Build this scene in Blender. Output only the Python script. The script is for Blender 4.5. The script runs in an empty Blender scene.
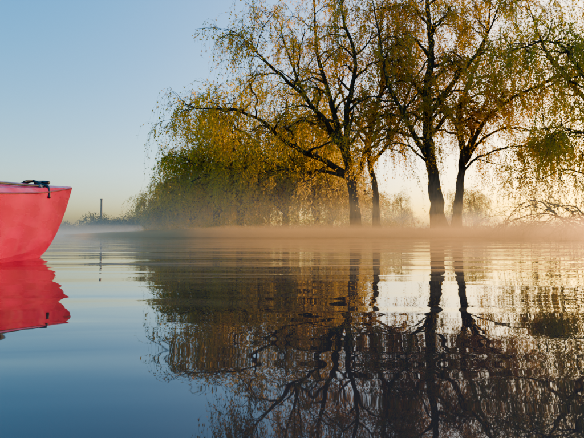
import bpy, bmesh, math, random
import numpy as np
from mathutils import Vector
rng=np.random.default_rng(7); random.seed(7)
scene=bpy.context.scene
SUN_AZ=math.radians(41); SUN_EL=math.radians(8.5)

# ---------------- helpers
def link(o,parent=None):
    scene.collection.objects.link(o)
    if parent is not None: o.parent=parent
    return o
def mesh_np(name,V,F,mats,midx=None,smooth=False):
    me=bpy.data.meshes.new(name)
    V=np.asarray(V,dtype=np.float32); 
    me.vertices.add(len(V)); me.vertices.foreach_set('co',V.ravel())
    tot=sum(f.size for f in F); n=sum(len(f) for f in F)
    me.loops.add(tot); me.polygons.add(n)
    me.loops.foreach_set('vertex_index',np.concatenate([f.ravel() for f in F]).astype(np.int32))
    sizes=np.concatenate([np.full(len(f),f.shape[1]) for f in F]).astype(np.int32)
    starts=np.concatenate([[0],np.cumsum(sizes)[:-1]]).astype(np.int32)
    me.polygons.foreach_set('loop_start',starts)
    try: me.polygons.foreach_set('loop_total',sizes)
    except Exception: pass
    for m in mats: me.materials.append(m)
    if midx is not None: me.polygons.foreach_set('material_index',np.concatenate(midx).astype(np.int32))
    if smooth is not False:
        sm=smooth if not isinstance(smooth,bool) else np.ones(n,dtype=bool)
        me.polygons.foreach_set('use_smooth',sm)
    me.update(calc_edges=True); me.validate()
    return me
def norm(a): return a/np.maximum(np.linalg.norm(a,axis=-1,keepdims=True),1e-9)
def vgrow(S,D,L,K,droop,wander,r=rng,dp=1.0):
    N=len(S); P=np.zeros((N,K,3)); P[:,0]=S; d=norm(D.copy())
    st=(L/(K-1))[:,None]
    droop=np.broadcast_to(np.asarray(droop,float),(N,))[:,None]
    for i in range(1,K):
        w=droop*(i/(K-1))**dp
        dd=d*(1-w)+np.array([0,0,-1.])*w+r.normal(0,wander,(N,3))
        dd=norm(dd); d=norm(d*.6+dd*.4) if wander>0.12 else dd
        P[:,i]=P[:,i-1]+dd*st
    return P
REF=norm(np.array([.37,.83,.21]))
def tubes(P,R,sides):
    N,K,_=P.shape
    T=np.gradient(P,axis=1); T=norm(T)
    U=norm(np.cross(T,REF)); W=np.cross(T,U)
    a=np.arange(sides)/sides*2*np.pi
    ring=(U[:,:,None]*np.cos(a)[None,None,:,None]+W[:,:,None]*np.sin(a)[None,None,:,None])*R[:,:,None,None]
    V=(P[:,:,None]+ring).reshape(-1,3)
    n=np.arange(N)[:,None,None]*K*sides; k=np.arange(K-1)[None,:,None]*sides; s=np.arange(sides)[None,None,:]; s2=(s+1)%sides
    F=np.stack([n+k+s,n+k+s2,n+k+sides+s2,n+k+sides+s],-1).reshape(-1,4)
    return V,F
def catmull(pts,n):
    pts=np.array(pts,float); p=np.vstack([2*pts[0]-pts[1],pts,2*pts[-1]-pts[-2]])
    out=[]
    for i in range(1,len(p)-2):
        for t in np.linspace(0,1,n,endpoint=False):
            out.append(.5*((2*p[i])+(-p[i-1]+p[i+1])*t+(2*p[i-1]-5*p[i]+4*p[i+1]-p[i+2])*t*t+(-p[i-1]+3*p[i]-3*p[i+1]+p[i+2])*t**3))
    out.append(p[-2]); return np.array(out)
def sample(P,n,lo,hi,r):
    N,K,_=P.shape
    t=r.uniform(lo,hi,(N,n))*(K-1); i=np.minimum(t.astype(int),K-2); f=(t-i)[...,None]
    idx=np.arange(N)[:,None]
    a=P[idx,i]; b=P[idx,i+1]
    return (a*(1-f)+b*f).reshape(-1,3), norm(b-a).reshape(-1,3), (t/(K-1)).reshape(-1)

# ---------------- materials
def newmat(name):
    m=bpy.data.materials.new(name); m.use_nodes=True; nt=m.node_tree; nt.nodes.clear()
    o=nt.nodes.new('ShaderNodeOutputMaterial'); return m,nt,o
def N(nt,t,**k):
    n=nt.nodes.new(t)
    for a,b in k.items():
        if a in n.inputs.keys(): n.inputs[a].default_value=b
        else: setattr(n,a,b)
    return n
def ramp(nt,fac,stops):
    r=nt.nodes.new('ShaderNodeValToRGB'); e=r.color_ramp.elements
    while len(e)<len(stops): e.new(.5)
    for i,(p,c) in enumerate(stops): e[i].position=p; e[i].color=(*c,1)
    nt.links.new(fac,r.inputs[0]); return r
def solid(name,col,rough=.6,var=.3,scale=8,bump=.2,bd=.01,spec=.5,metal=0):
    m,nt,o=newmat(name)
    b=N(nt,'ShaderNodeBsdfPrincipled'); b.inputs['Roughness'].default_value=rough; b.inputs['Metallic'].default_value=metal
    b.inputs['Specular IOR Level'].default_value=spec
    tc=N(nt,'ShaderNodeTexCoord'); no=N(nt,'ShaderNodeTexNoise',Scale=scale,Detail=6.0)
    nt.links.new(tc.outputs['Object'],no.inputs['Vector'])
    c=np.array(col); r=ramp(nt,no.outputs['Fac'],[(.3,tuple(c*(1-var))),(.7,tuple(c*(1+var)))])
    nt.links.new(r.outputs[0],b.inputs['Base Color'])
    bp=N(nt,'ShaderNodeBump',Strength=bump,Distance=bd); nt.links.new(no.outputs['Fac'],bp.inputs['Height']); nt.links.new(bp.outputs[0],b.inputs['Normal'])
    nt.links.new(b.outputs[0],o.inputs[0]); return m
def bark(name,col):
    m,nt,o=newmat(name)
    b=N(nt,'ShaderNodeBsdfPrincipled',Roughness=.9); b.inputs['Specular IOR Level'].default_value=.15
    tc=N(nt,'ShaderNodeTexCoord'); mp=N(nt,'ShaderNodeMapping'); mp.inputs['Scale'].default_value=(9,9,1.6)
    no=N(nt,'ShaderNodeTexNoise',Scale=1.0,Detail=7.0,Distortion=1.2)
    nt.links.new(tc.outputs['Object'],mp.inputs[0]); nt.links.new(mp.outputs[0],no.inputs['Vector'])
    c=np.array(col); r=ramp(nt,no.outputs['Fac'],[(.35,tuple(c*.45)),(.65,tuple(c*1.5))])
    nt.links.new(r.outputs[0],b.inputs['Base Color'])
    bp=N(nt,'ShaderNodeBump',Strength=.9,Distance=.06); nt.links.new(no.outputs['Fac'],bp.inputs['Height']); nt.links.new(bp.outputs[0],b.inputs['Normal'])
    nt.links.new(b.outputs[0],o.inputs[0]); return m
def leaf(name,c1,c2,c3,tr=.55,sc=.35):
    m,nt,o=newmat(name)
    tc=N(nt,'ShaderNodeTexCoord'); no=N(nt,'ShaderNodeTexNoise',Scale=sc,Detail=3.0)
    nt.links.new(tc.outputs['Object'],no.inputs['Vector'])
    g=N(nt,'ShaderNodeNewGeometry'); ad=N(nt,'ShaderNodeMath',operation='MULTIPLY_ADD'); ad.inputs[1].default_value=.35
    nt.links.new(g.outputs['Random Per Island'],ad.inputs[0]); nt.links.new(no.outputs['Fac'],ad.inputs[2])
    r=ramp(nt,ad.outputs[0],[(.42,c1),(.66,c2),(.9,c3)])
    d=N(nt,'ShaderNodeBsdfDiffuse'); t=N(nt,'ShaderNodeBsdfTranslucent'); mx=N(nt,'ShaderNodeMixShader'); mx.inputs[0].default_value=tr
    nt.links.new(r.outputs[0],d.inputs[0]); nt.links.new(r.outputs[0],t.inputs[0])
    nt.links.new(d.outputs[0],mx.inputs[1]); nt.links.new(t.outputs[0],mx.inputs[2]); nt.links.new(mx.outputs[0],o.inputs[0]); return m
M_bark=bark('willow_bark',(.06,.032,.02)); M_twig=solid('twig_bark',(.30,.17,.05),.85,.3,3,0,0.01,.2)
M_leafY=leaf('willow_leaf_gold',(.42,.26,.012),(.72,.43,.013),(.86,.48,.018),.74)
M_leafG=leaf('willow_leaf_green',(.28,.26,.02),(.52,.41,.022),(.72,.48,.025),.72)
M_leafB=leaf('willow_leaf_mass',(.32,.25,.012),(.66,.44,.014),(.86,.50,.018),.72,sc=.25)
M_leafD=leaf('distant_leaf',(.06,.06,.02),(.10,.10,.03),(.14,.12,.04),.3,.05)

# ---------------- willows
def willow(name,loc,trunk,limbs,r0,leafmat,seed,n2=12,n3=7,n4=5,slen=(1.0,3.0),lsize=1.3,leafstep=.095,l2len=(1.5,3.6),data_only=False,leafkeep=1.0,droop=.92):
    r=np.random.default_rng(seed)
    Vs=[];Fs=[];Ms=[];Sm=[];off=0
    def add(V,F,m,sm):
        nonlocal off
        Vs.append(V);Fs.append(F+off);Ms.append(np.full(len(F),m));Sm.append(np.full(len(F),sm)); off+=len(V)
    tr=catmull(trunk,6); n=len(tr)
    tr[1:-1]+=r.normal(0,r0*.05,(n-2,3))*[1,1,.3]
    t=np.linspace(0,1,n); R=r0*(1-.86*t**.9)*(1+r.normal(0,.04,n)); R[:4]*=np.array([1.75,1.35,1.15,1.05])
    V,F=tubes(tr[None],R[None],12); 
    V=V+r.normal(0,r0*.03,V.shape); add(V,F,0,True)
    seg=[(tr,.35 if len(limbs) else .2,R)]
    for lb,rl in limbs:
        lp=catmull(lb,6); k=len(lp); lp[1:]+=np.cumsum(r.normal(0,.045,(k-1,3)),0)
        tt=np.linspace(0,1,k); RR=rl*1.25*(1-.85*tt**.8); RR[0]*=1.25
        V,F=tubes(lp[None],RR[None],8); add(V+r.normal(0,rl*.03,V.shape),F,0,True)
        seg.append((lp,.18,RR))
    S=[];D=[];L=[];R2=[]
    for pl,lo,RR in seg:
        k=len(pl); ln=np.linalg.norm(np.diff(pl,axis=0),axis=1).sum()
        cnt=max(4,int(n2*ln/9))
        for j in range(cnt):
            f=lo+(1-lo)*((j+r.uniform(0,1))/cnt); i=min(int(f*(k-1)),k-2)
            p=pl[i]+(pl[i+1]-pl[i])*(f*(k-1)-i); tg=norm(pl[i+1]-pl[i])
            a=r.uniform(0,2*math.pi); side=np.array([math.cos(a),math.sin(a),r.uniform(-.15,.6)])
            side=side-tg*side.dot(tg)*.5
            S.append(p);D.append(norm(tg*.55+norm(side)*.9));L.append(r.uniform(*l2len)*(1.15-.5*f));R2.append(max(.03,min(RR[i]*.62,.12)))
        S.append(pl[-1]);D.append(norm(pl[-1]-pl[-2]));L.append(1.5);R2.append(RR[-1]*.9)
    S=np.array(S);D=np.array(D);L=np.array(L);R2=np.array(R2)
    P2=vgrow(S,D,L,9,r.uniform(0,.35,len(S)),.22,r)
    V,F=tubes(P2,R2[:,None]*np.linspace(1,.3,9)[None],5); add(V,F,0,True)
    s,tg,f=sample(P2,n3,.2,1,r); d=norm(tg*.7+r.normal(0,.55,s.shape)+[0,0,.15])
    P3=vgrow(s,d,r.uniform(.6,1.9,len(s)),6,r.uniform(.1,.5,len(s)),.2,r)
    V,F=tubes(P3,np.linspace(.022,.009,6)[None].repeat(len(s),0),3); add(V,F,0,True)
    s,tg,f=sample(P3,n4,.25,1,r); d=norm(tg*.8+r.normal(0,.35,s.shape))
    L4=r.uniform(slen[0],slen[1],len(s))*r.choice([.35,.6,1.],len(s))
    L4=np.minimum(L4,np.maximum(s[:,2]*.95,.3))
    P4=vgrow(s,d,L4,6,r.uniform(droop-.3,droop,len(s)),.09,r,.6)
    V,F=tubes(P4,np.linspace(.0055,.003,6)[None].repeat(len(s),0),3); add(V,F,1,True)
    nl=int(np.mean(L4)/leafstep)
    s,tg,f=sample(P4,nl,.05,1,r)
    keep=r.uniform(0,1,len(s))<leafkeep; s=s[keep];tg=tg[keep]
    s=s+r.normal(0,.035,s.shape)
    d=norm(tg*.8+r.normal(0,.5,s.shape)); w=norm(np.cross(d,r.normal(0,1,s.shape)))
    ll=(r.uniform(.07,.14,len(s))*lsize)[:,None]; lw=ll*.2
    V=np.stack([s,s+d*ll*.5+w*lw,s+d*ll,s+d*ll*.5-w*lw],1).reshape(-1,3)
    F=np.arange(len(V)).reshape(-1,4); add(V,F,2,False)
    me=mesh_np(name+'_mesh',np.concatenate(Vs),Fs,[M_bark,M_twig,leafmat],Ms,np.concatenate(Sm))
    if data_only: return me
    o=bpy.data.objects.new(name,me); o.location=loc; link(o); return o

BZ=.6
willow('willow_tree',(3.97,28,BZ),[(0,0,-.6),(-.2,0,2.0),(-.6,0,4.2),(-1.1,.1,6),(-1.7,.2,8.5),(-2.4,.3,11),(-2.6,.2,14.5)],[
 ([(-.45,0,3.2),(-2.2,-.5,4.4),(-4.3,-1,5.2),(-6.4,-1.5,6.5),(-8.4,-1.5,6.9),(-9.8,-2,6.5)],.17),
 ([(-.7,0,4.8),(-2.0,.5,6.6),(-3.3,1,8.8),(-4.2,1.2,11.5),(-4.8,1.5,14)],.18),
 ([(-.6,0,4.4),(-.7,-.5,7.2),(-.3,-1,10),(-.9,-1,13),(-.7,-1,15.5)],.18),
 ([(-.25,0,2.6),(.7,.6,4.8),(1.4,1,7.5),(2.2,1.5,10.5),(2.3,1.5,13.5)],.16),
 ([(-.9,0,5.2),(-2.6,-1.5,6.6),(-4.2,-2.5,8.2),(-5.6,-3,9.4),(-6.2,-3,10.2)],.14),
 ([(-.3,0,2.9),(-1.8,.8,3.6),(-3.9,1.5,3.9),(-6.0,2,4.6),(-7.2,2,4.2)],.11)],.36,M_leafY,1)
willow('willow_tree',(5.5,29.6,BZ),[(0,0,-.6),(-.1,0,2.5),(-.5,0,4.7),(-.3,0,7),(.4,0,9.5),(.2,0,12.5),(.8,0,15)],[
 ([(-.4,0,4.2),(1,-.6,6),(2,-.8,8.5),(3.2,-.8,10.7),(3.5,-.8,13)],.12),
 ([(-.4,0,5.8),(-1.8,.6,8),(-2.6,.8,10.5),(-2.8,1,13)],.11)],.24,M_leafY,2)
willow('willow_tree',(9.05,28,BZ),[(0,0,-.6),(-.3,0,2.5),(-.6,0,5),(-.7,0,8),(-.4,0,11),(-.6,0,14),(-.3,0,17)],[
 ([(-.6,0,4.3),(-2,-.5,6.3),(-3.2,-1,8.5),(-3.6,-1,11),(-4.1,-1,13.5)],.15),
 ([(-.7,0,6.8),(1,-.5,9),(2.6,-1,11.2),(3.8,-1,14)],.16),
 ([(-.6,0,5.6),(.9,1,7.4),(3,1.5,8.5),(5.5,2,9),(7.5,2,8.5)],.12),
 ([(-.4,0,3.6),(-1.6,-.8,4.6),(-2.8,-1.4,4.9),(-3.8,-1.6,4.4)],.08),
 ([(-.65,0,8),(-1.8,.5,10),(-2.2,1,12.5),(-1.9,1,15)],.13)],.45,M_leafY,3,n4=6)
willow('willow_tree',(10.7,30,BZ),[(0,0,-.6),(.3,0,2.5),(.55,0,5),(.3,0,7.5),(1.2,0,10),(2.3,0,13),(2.6,0,16)],[
 ([(.6,0,4.6),(2,-1,6.8),(4,-2,8.4),(6.3,-3,8.9),(8.3,-3.5,8.0)],.13),
 ([(.3,0,6.5),(-.8,.6,9),(-1.3,1,12),(-1.2,1,15)],.12),
 ([(.2,0,3.2),(1.6,-.6,4.6),(3.4,-1.2,5.2),(5.0,-1.4,4.8)],.09),
 ([(.4,0,3.9),(1.8,.6,5.8),(3.6,1.0,6.8),(5.6,1.2,6.6),(7,1,5.8)],.10),
 ([(.5,0,4.2),(1.8,.8,7),(3.6,1.2,10),(5.2,1.4,12.5)],.12)],.31,M_leafY,4,slen=(1.2,3.8),n4=6)
willow('willow_tree',(19.6,26,BZ),[(0,0,-.6),(-.3,0,2.5),(-.9,0,5),(-1.2,0,8),(-1,0,11),(-1.5,0,14)],[
 ([(-.4,0,2.6),(-2,-1,5.6),(-4.2,-2,8.2),(-6.3,-3,9.4),(-8.2,-3,9)],.15),
 ([(-.9,0,5),(-2.8,.6,7.6),(-4.6,1,10.5),(-5.6,1,13.2)],.15),
 ([(-.2,0,1.8),(-2,-1,3.9),(-4.0,-2,4.8),(-5.8,-2.6,4.6)],.10),
 ([(-.1,0,1.4),(-1.6,.6,2.7),(-3.4,.6,3.2),(-5.0,.4,2.6)],.08)],.4,M_leafG,5,n4=6,slen=(1.5,4))

# low bare branches dipping into the water
r=np.random.default_rng(91); Vs=[];Fs=[];off=0
base=[]
for k in range(12):
    x0=r.uniform(14.0,17.0); y0=r.uniform(21.5,24.5); ln=r.uniform(2.5,5.5); h=r.uniform(.8,2.3)
    a=math.pi+r.normal(0,.35); q=np.linspace(0,1,6)
    pts=[(x0+math.cos(a)*ln*t,y0+math.sin(a)*ln*t-.8*t,.5+h*math.sin(t*2.7)*.9-.75*t**2) for t in q]
    p=catmull(pts,4); p[1:]+=np.cumsum(r.normal(0,.04,(len(p)-1,3)),0); R=np.linspace(.05,.012,len(p))*r.uniform(.6,1.2)
    V,F=tubes(p[None],R[None],6); Vs.append(V);Fs.append(F+off);off+=len(V); base.append(p)
P=np.array(base); s,tg,f=sample(P,12,.2,1,r); d=norm(tg+r.normal(0,.6,s.shape)+[0,0,.1])
P2=vgrow(s,d,r.uniform(.5,2.0,len(s)),7,r.uniform(0,.5,len(s)),.2,r); V,F=tubes(P2,np.linspace(.016,.007,7)[None].repeat(len(s),0),4); Vs.append(V);Fs.append(F+off);off+=len(V)
s,tg,f=sample(P2,5,.25,1,r); d=norm(tg+r.normal(0,.6,s.shape)); P3=vgrow(s,d,r.uniform(.2,.9,len(s)),5,.3,.15,r); V,F=tubes(P3,np.linspace(.007,.004,5)[None].repeat(len(s),0),3); Vs.append(V);Fs.append(F+off)
link(bpy.data.objects.new('fallen_branches',mesh_np('fallen_branches',np.concatenate(Vs),Fs,[M_bark],None,True)))

def rlimbs(r,H,n,spread):
    out=[]
    for i in range(n):
        a=i/n*2*math.pi+r.uniform(-.3,.3); z0=H*r.uniform(.08,.3); q=spread*r.uniform(.6,1); c,s=math.cos(a),math.sin(a)
        h=H*r.choice([r.uniform(.3,.5),r.uniform(.6,.95)])
        out.append(([(0,0,z0),(c*q*.3,s*q*.3,z0+(h-z0)*.45),(c*q*.65,s*q*.65,z0+(h-z0)*.85),(c*q,s*q,h)],.14))
    return out
bm_=[]
for i in range(3):
    r=np.random.default_rng(50+i); H=11.
    bm_.append(willow('willow_bg',None,[(0,0,-.8),(.2,.1,2.5),(-.2,.2,5.5),(.3,-.1,8),(.1,.1,H)],rlimbs(r,H,8,4.6),.3,M_leafB,60+i,n2=12,n3=6,n4=4,slen=(1.6,4.6),lsize=2.1,leafstep=.18,l2len=(1.8,4.2),data_only=True))
bg=[(-19.8,70,.70,0,.3),(-15.8,61,.80,1,1.2),(-12.2,56,.98,2,2.0),(-7.8,48,1.0,0,3.3),(-4.9,44,1.2,1,4.1),(-.6,40,1.05,2,5.0),(2.0,37,.85,0,.9),(7.2,45,.6,1,2.7),
    (-12.5,77,1.2,2,.1),(-5,66,1.35,1,5.5),(5,58,1.0,0,2.2),(13.5,56,.42,2,3.6),(17.5,50,.36,1,.4),(24,60,.5,0,2.2)]
for x,y,s,k,a in bg:
    o=bpy.data.objects.new('willow_tree',bm_[k]); o.location=(x,y,.55); o.scale=(s*1.05,s*1.05,s); o.rotation_euler=(0,0,a); link(o)

# ---------------- terrain
sx=np.array([-4000,-200,-90,-45,-31,-25,-20,-14,-6,0,5,20,40,120,4000.]); sy=np.array([420,330,290,190,110,76,59,47,35,28.5,26,24.3,23,20,20.])
def hgt(X,Y):
    sh=np.interp(X,sx,sy); s=(Y-sh)*.75
    s2=(-70-Y)*.8
    s=np.maximum(s,s2)
    nz=np.sin(X*.9+1.3*np.sin(Y*.4))*.12+np.sin(X*.31+Y*.23)*.2+np.sin(X*2.3+Y*1.7)*.05
    h=np.where(s<0,np.maximum(s*.35,-1.6),.5*(1-np.exp(-s*.22)))+nz*np.clip((s+1)*.3,0,1)*.6
    return h+np.clip(s-120,0,400)*.006
def axis(): 
    a=np.concatenate([np.arange(-60,90,.9)]); b=90*1.12**np.arange(1,36); c=-60*1.12**np.arange(1,39)
    return np.concatenate([c[::-1],a,b])
ax=axis(); GX,GY=np.meshgrid(ax,ax); GZ=hgt(GX,GY)
n=len(ax); V=np.stack([GX,GY,GZ],-1).reshape(-1,3); i=np.arange(n-1)[:,None]*n+np.arange(n-1)[None]
F=np.stack([i,i+1,i+n+1,i+n],-1).reshape(-1,4)
M_gr=solid('bank_soil_grass',(.16,.095,.035),.95,.45,1.3,.6,.08,.1)
link(bpy.data.objects.new('ground',mesh_np('ground',V,[F],[M_gr],None,True)))
M_gs=leaf('grass_blade',(.16,.10,.02),(.38,.22,.04),(.5,.28,.07),.5,.6)
k=50000; X=rng.uniform(-30,34,k); Y=np.interp(X,sx,sy)+rng.gamma(1.3,2.4,k)-.1; Z=hgt(X,Y); ok=Z>-.05; X,Y,Z=X[ok],Y[ok],Z[ok]
k=len(X); b=np.stack([X,Y,Z-.03],-1); up=norm(np.stack([rng.normal(0,.3,k),rng.normal(0,.3,k),np.ones(k)],-1)); hh=(rng.uniform(.1,.38,k)*(1+.7*np.sin(X*1.1)*np.sin(Y*.7+X)))[:,None]
w=norm(np.cross(up,rng.normal(0,1,(k,3))))*.018
V=np.stack([b-w,b+w,b+up*hh*.6+w*.7+[.03,0,0],b+up*hh+np.stack([rng.normal(0,.1,k)]*2+[np.zeros(k)],-1)],1).reshape(-1,3)
link(bpy.data.objects.new('bank_grass',mesh_np('bank_grass',V,[np.arange(len(V)).reshape(-1,4)],[M_gs])))
def clump(cs,rad,per,size,name,mat,r):
    cs=np.array(cs); rad=np.array(rad); n=len(cs)
    d=norm(r.normal(0,1,(n,per,3))); q=r.uniform(.35,1,(n,per,1))**.5
    p=cs[:,None]+d*q*rad[:,None,:]; p=p.reshape(-1,3); 
    a=norm(r.normal(0,1,p.shape)); w=norm(np.cross(a,r.normal(0,1,p.shape))); s=(r.uniform(.5,1.2,len(p))*size)[:,None]
    V=np.stack([p-a*s*.5,p+w*s*.3,p+a*s*.5,p-w*s*.3],1).reshape(-1,3)
    link(bpy.data.objects.new(name,mesh_np(name,V,[np.arange(len(V)).reshape(-1,4)],[mat])))
cs=[];rd=[]
for i in range(170):
    x=rng.uniform(-24,9) if i<120 else rng.uniform(9,40); y=np.interp(x,sx,sy)+rng.uniform(3.5,14); h=rng.uniform(.3,1.3) if x<8 else rng.uniform(.2,.7)
    cs.append((x,y,hgt(np.array(x),np.array(y))+h*.5)); rd.append((rng.uniform(.5,1.6),rng.uniform(.5,1.2),h))
clump(cs,rd,280,.15,'bank_shrubs',M_leafB,rng)
cs=[];rd=[]
for i in range(1100):
    x=rng.uniform(-420,-28); y=np.interp(x,sx,sy)+rng.uniform(3,35); 
    h=rng.uniform(4.,8)*(1+.3*math.sin(x*.045)+.25*math.sin(x*.17)); cs.append((x,y,h*.8)); rd.append((rng.uniform(3,6),4,h))
for i in range(500):
    x=rng.uniform(-60,420); y=rng.uniform(230,300); h=rng.uniform(1,2.5); cs.append((x,y,h*.8)); rd.append((rng.uniform(3,7),4,h))
clump(cs,rd,170,1.0,'distant_tree_line',M_leafD,rng)

# smokestack
bm=bmesh.new()
prof=[(1.1,0),(.9,8),(.7,27),(.9,27.2),(.9,28),(.7,28),(.6,26)]
rings=[[bm.verts.new((r_*math.cos(a),r_*math.sin(a),z)) for a in [j/16*2*math.pi for j in range(16)]] for r_,z in prof]
for a,b in zip(rings,rings[1:]):
    for j in range(16): bm.faces.new((a[j],a[(j+1)%16],b[(j+1)%16],b[j]))
me=bpy.data.meshes.new('smokestack'); bm.to_mesh(me); me.materials.append(solid('brick_stack',(.28,.17,.13),.9,.2,2)); o=bpy.data.objects.new('smokestack',me); o.location=(-144,345,0); link(o)

# ---------------- water
m,nt,o=newmat('water_surface')
b=N(nt,'ShaderNodeBsdfPrincipled',Roughness=.015,IOR=1.36); b.inputs['Base Color'].default_value=(.036,.028,.025,1)
tc=N(nt,'ShaderNodeTexCoord')
def wave(sc,det,dist,rot=.12,di=.3):
    mp=N(nt,'ShaderNodeMapping'); mp.inputs['Scale'].default_value=sc; mp.inputs['Rotation'].default_value=(0,0,rot)
    no=N(nt,'ShaderNodeTexNoise',Scale=1.0,Detail=det,Roughness=.45,Distortion=di); nt.links.new(tc.outputs['Object'],mp.inputs[0]); nt.links.new(mp.outputs[0],no.inputs['Vector'])
    mu=N(nt,'ShaderNodeMath',operation='MULTIPLY'); mu.inputs[1].default_value=dist; nt.links.new(no.outputs['Fac'],mu.inputs[0]); return mu
w1=wave((.35,1.3,1),1.0,.013); w2=wave((1.5,6,1),1.0,.0028,.05,.5); w3=wave((5,17,1),1,.0003,-.15,.6)
a1=N(nt,'ShaderNodeMath',operation='ADD'); a2=N(nt,'ShaderNodeMath',operation='ADD')
nt.links.new(w1.outputs[0],a1.inputs[0]); nt.links.new(w2.outputs[0],a1.inputs[1]); nt.links.new(a1.outputs[0],a2.inputs[0]); nt.links.new(w3.outputs[0],a2.inputs[1])
bp=N(nt,'ShaderNodeBump',Strength=1.0,Distance=1.0); nt.links.new(a2.outputs[0],bp.inputs['Height']); nt.links.new(bp.outputs[0],b.inputs['Normal'])
nt.links.new(b.outputs[0],o.inputs[0]); M_water=m
V=np.array([[-5000,-5000,0],[5000,-5000,0],[5000,5000,0],[-5000,5000,0.]])
link(bpy.data.objects.new('water',mesh_np('water',V,[np.array([[0,1,2,3]])],[M_water])))

# ---------------- mist (homogeneous thin layers)
mist=bpy.data.objects.new('mist',None); link(mist)
def mistprism(name,foot,z0,z1,dens,col,an=.5):
    m,nt,o=newmat(name); v=N(nt,'ShaderNodeVolumeScatter',Density=dens,Anisotropy=an); v.inputs['Color'].default_value=(*col,1)
    va=N(nt,'ShaderNodeVolumeAbsorption',Density=dens); va.inputs['Color'].default_value=(*col,1)
    ad=N(nt,'ShaderNodeAddShader'); nt.links.new(v.outputs[0],ad.inputs[0]); nt.links.new(va.outputs[0],ad.inputs[1])
    nt.links.new(ad.outputs[0],o.inputs['Volume'])
    bm=bmesh.new(); lo=[bm.verts.new((x,y,z0)) for x,y in foot]; hi=[bm.verts.new((x,y,z1)) for x,y in foot]; n=len(foot)
    bm.faces.new(lo[::-1]); bm.faces.new(hi)
    for j in range(n): bm.faces.new((lo[j],lo[(j+1)%n],hi[(j+1)%n],hi[j]))
    me=bpy.data.meshes.new(name); bm.to_mesh(me); me.materials.append(m); link(bpy.data.objects.new(name,me),mist)
mistprism('mist_sun_tinted',[(2.5,8),(70,6),(70,45),(-8,60),(-60,120)],.012,.50,.12,(1,.60,.26),.60)  # low mist; the sun's orange glow is put into its scatter colour
mistprism('mist_cool',[(-300,12),(120,12),(120,330),(-300,330)],.014,1.9,.012,(1,.90,.76),.5)

# ---------------- kayak
def sm(xs,ys):
    c=catmull(np.array([[a,b,0] for a,b in zip(xs,ys)]),8); return lambda y: float(np.interp(y,c[:,0],c[:,1]))
fw=sm([-2.35,-2.1,-1.5,-.8,0,.8,1.4,1.9,2.2,2.4,2.6],[.012,.08,.23,.33,.345,.32,.25,.155,.092,.050,.010])
fk=sm([-2.35,-2.2,-2.0,-1.5,0,1.3,1.9,2.15,2.3,2.42,2.53,2.6],[.24,.1,-.03,-.09,-.1,-.095,-.08,-.045,.02,.12,.25,.362])
fs=sm([-2.35,-1.8,-.8,0,.8,1.4,1.85,2.2,2.6],[.28,.22,.19,.19,.205,.24,.28,.32,.378])
fd=sm([-2.35,-1.8,-1.2,-.8,0,.8,1.4,1.85,2.2,2.6],[.295,.27,.25,.26,.285,.31,.315,.335,.356,.387])
stations=np.unique(np.concatenate([np.linspace(-2.35,2.6,67),[2.45,2.5,2.55,2.58]]))
def section(y):
    w,kk,s,d=fw(y),fk(y),fs(y),fd(y); H=s-kk
    half=[(0,kk),(.30*w,kk+.04*H),(.58*w,kk+.13*H),(.78*w,kk+.30*H),(.83*w,kk+.46*H),(.95*w,kk+.74*H),(w,s-.004),(w*1.0,s+.004),(.93*w,s+.02*min(1,w/.1)+.0*H),(.72*w,s+(d-s)*.55),(.45*w,s+(d-s)*.8),(.2*w,s+(d-s)*.97),(0,d)]
    return half
bm=bmesh.new(); rows=[]
for y in stations:
    h=section(y); full=h+[(-a,b) for a,b in h[-2:0:-1]]
    rows.append([bm.verts.new((a,y,b)) for a,b in full])
nn=len(rows[0]); L=13
for ri,(a,b) in enumerate(zip(rows,rows[1:])):
    ym=(stations[ri]+stations[ri+1])/2
    for j in range(nn):
        j2=(j+1)%nn
        jj=j if j<12 else nn-1-j
        if -1.0<ym<-.15 and jj>=10: continue
        f=bm.faces.new((a[j],a[j2],b[j2],b[j])); f.smooth=True
bm.faces.new(rows[0][::-1]); bm.faces.new(rows[-1])
bmesh.ops.recalc_face_normals(bm,faces=bm.faces)
for e in bm.edges:
    if len(e.link_faces)==2 and e.calc_face_angle(0)>math.radians(16): e.smooth=False
me=bpy.data.meshes.new('hull'); bm.to_mesh(me)
m,nt,o=newmat('kayak_red_plastic')
b=N(nt,'ShaderNodeBsdfPrincipled',Roughness=.32); b.inputs['Coat Weight'].default_value=.10; b.inputs['Coat Roughness'].default_value=.05; b.inputs['Specular IOR Level'].default_value=.06
tc=N(nt,'ShaderNodeTexCoord'); mp=N(nt,'ShaderNodeMapping'); mp.inputs['Scale'].default_value=(6,1.5,9); no=N(nt,'ShaderNodeTexNoise',Scale=2.0,Detail=8.0)
nt.links.new(tc.outputs['Object'],mp.inputs[0]); nt.links.new(mp.outputs[0],no.inputs['Vector'])
r_=ramp(nt,no.outputs['Fac'],[(.35,(.62,.0,.06)),(.7,(.80,.0,.095))]); nt.links.new(r_.outputs[0],b.inputs['Base Color'])
r2=ramp(nt,no.outputs['Fac'],[(.3,(.2,)*3),(.8,(.42,)*3)]); nt.links.new(r2.outputs[0],b.inputs['Roughness'])
n2_=N(nt,'ShaderNodeTexNoise',Scale=4.0,Detail=2.0); nt.links.new(tc.outputs['Object'],n2_.inputs['Vector'])
bp=N(nt,'ShaderNodeBump',Strength=1.0,Distance=.03); nt.links.new(n2_.outputs['Fac'],bp.inputs['Height']); nt.links.new(bp.outputs[0],b.inputs['Normal'])
nt.links.new(b.outputs[0],o.inputs[0]); me.materials.append(m)
kay=bpy.data.objects.new('kayak',None); link(kay); kay.location=(-1.20,0.02,0); kay.rotation_euler=(0,0,math.radians(1.6))
link(bpy.data.objects.new('hull',me),kay)
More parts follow.
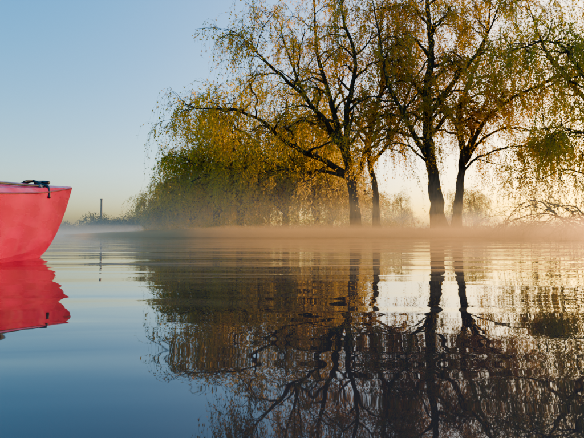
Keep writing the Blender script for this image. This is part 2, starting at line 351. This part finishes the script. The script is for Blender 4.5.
M_blk=solid('black_rubber',(.02,.02,.022),.5,.3,30,.2,.002); M_gry=solid('grey_fitting',(.09,.09,.1),.4,.2,30,.1,.002); M_seam=solid('red_seam',(.2,.005,.03),.5,.2,30,.1,.002)
def tube(name,pts,r,mat,parent,smooth_n=6,closed=False):
    p=catmull(pts,smooth_n); V,F=tubes(p[None],np.full((1,len(p)),r),8)
    k=len(p)
    caps=[np.arange(8)[::-1][None],(np.arange(8)+(k-1)*8)[None]]
    return link(bpy.data.objects.new(name,mesh_np(name,V,[F]+([] if closed else caps),[mat],None,False)),parent)
def dk(xf,y,up=.008):
    h=section(y); xs=[q[0] for q in h[::-1][:6]]; zs=[q[1] for q in h[::-1][:6]]
    x=xf*fw(y); return (x,y,float(np.interp(abs(x),xs,zs))+up)
for sgn,nm in ((1,'seam_right'),(-1,'seam_left')):
    tube(nm,[(sgn*(fw(y)+.0005),y,fs(y)) for y in np.linspace(-2.3,2.57,40)],.004,M_seam,kay,3)
for sgn,nm in ((1,'deck_line_right'),(-1,'deck_line_left')):
    tube(nm,[dk(sgn*.72,y,.006) for y in np.linspace(.75,2.2,14)],.005,M_blk,kay,3)
for i,(y0,y1) in enumerate([(.85,1.1),(1.1,1.35),(1.35,1.6)]):
    tube('bungee_%d'%i,[dk(f,y0+(y1-y0)*(f+.7)/1.4) for f in np.linspace(-.7,.7,9)],.0045,M_blk,kay,2)
    tube('bungee_back_%d'%i,[dk(f,y1-(y1-y0)*(f+.7)/1.4,.014) for f in np.linspace(-.7,.7,9)],.0045,M_blk,kay,2)
tube('bow_strap',[dk(-.9,2.16,.004),dk(-.5,2.18,.008),dk(0,2.2,.014),dk(.5,2.18,.008),dk(.92,2.16,.003),(fw(2.15)+.006,2.14,fs(2.15)-.03)],.007,M_blk,kay)
tube('bow_toggle',[(-.04,2.29,fd(2.29)+.010),(0,2.29,fd(2.29)+.012),(.04,2.27,fd(2.27)+.010)],.010,M_blk,kay)
tube('toggle_cord',[dk(0,2.12,.008),(0,2.18,fd(2.18)+.016),(0,2.28,fd(2.28)+.012)],.005,M_blk,kay)
tube('stern_strap',[dk(-.8,-2.0),dk(0,-2.02,.03),dk(.8,-2.0)],.009,M_blk,kay)
for y in (.85,1.1,1.35,1.6,2.1):
    for s_ in (-1,1):
        x,yy,z=dk(s_*.72,y,.006)
        bm=bmesh.new(); bmesh.ops.create_cone(bm,cap_ends=True,segments=12,radius1=.016,radius2=.010,depth=.014); mm=bpy.data.meshes.new('pad_eye'); bm.to_mesh(mm); mm.materials.append(M_gry)
        link(bpy.data.objects.new('pad_eye',mm),kay).location=(x,yy,z)
cp=[(.215*math.cos(a),-.575+.45*math.sin(a),.285+.0*math.sin(a)) for a in np.linspace(0,2*math.pi,33)]
tube('cockpit_coaming',cp,.016,M_blk,kay,2,True)
bm=bmesh.new(); prev=None
for (q,z) in [(1.0,.285),(.97,.2),(.93,.02),(.8,-.06),(.02,-.065)]:
    ring=[bm.verts.new((.215*q*math.cos(a),-.575+.45*q*math.sin(a),z)) for a in [j/32*2*math.pi for j in range(32)]]
    if prev:
        for j in range(32): bm.faces.new((prev[j],prev[(j+1)%32],ring[(j+1)%32],ring[j]))
    prev=ring
bm.faces.new(prev); mm=bpy.data.meshes.new('cockpit_tub'); bm.to_mesh(mm); mm.materials.append(M_blk); link(bpy.data.objects.new('cockpit_tub',mm),kay)
bm=bmesh.new(); bmesh.ops.create_cube(bm,size=1); bmesh.ops.scale(bm,vec=(.3,.06,.28),verts=bm.verts); bmesh.ops.bevel(bm,geom=bm.edges[:],offset=.025,segments=3,affect='EDGES')
mm=bpy.data.meshes.new('seat_back'); bm.to_mesh(mm); mm.materials.append(M_gry); s_=link(bpy.data.objects.new('seat_back',mm),kay); s_.location=(0,-.86,.16); s_.rotation_euler=(.2,0,0)

# ---------------- light
w=bpy.data.worlds.new('World'); scene.world=w; w.use_nodes=True; nt=w.node_tree; bgn=nt.nodes['Background']
sky=nt.nodes.new('ShaderNodeTexSky'); sky.sky_type='NISHITA'; sky.sun_disc=False; sky.sun_elevation=SUN_EL; sky.sun_rotation=SUN_AZ
sky.air_density=1.0; sky.dust_density=2.8; sky.ozone_density=2.2
hs=nt.nodes.new('ShaderNodeHueSaturation'); hs.inputs['Saturation'].default_value=1.5
nt.links.new(sky.outputs[0],hs.inputs['Color']); nt.links.new(hs.outputs[0],bgn.inputs[0]); bgn.inputs[1].default_value=.62
s=Vector((math.sin(SUN_AZ)*math.cos(SUN_EL),math.cos(SUN_AZ)*math.cos(SUN_EL),math.sin(SUN_EL)))
ld=bpy.data.lights.new('sun','SUN'); ld.energy=5.0; ld.angle=math.radians(.5); ld.color=(1,.62,.25)
lo=bpy.data.objects.new('sun',ld); lo.rotation_euler=s.to_track_quat('Z','Y').to_euler(); link(lo)

# ---------------- camera
cd=bpy.data.cameras.new('camera'); cd.lens=28.2; cd.sensor_width=36; cd.clip_start=.02; cd.clip_end=9000
co=bpy.data.objects.new('camera',cd); co.location=(0,0,.105); co.rotation_euler=(math.radians(92.1),0,0); link(co); scene.camera=co
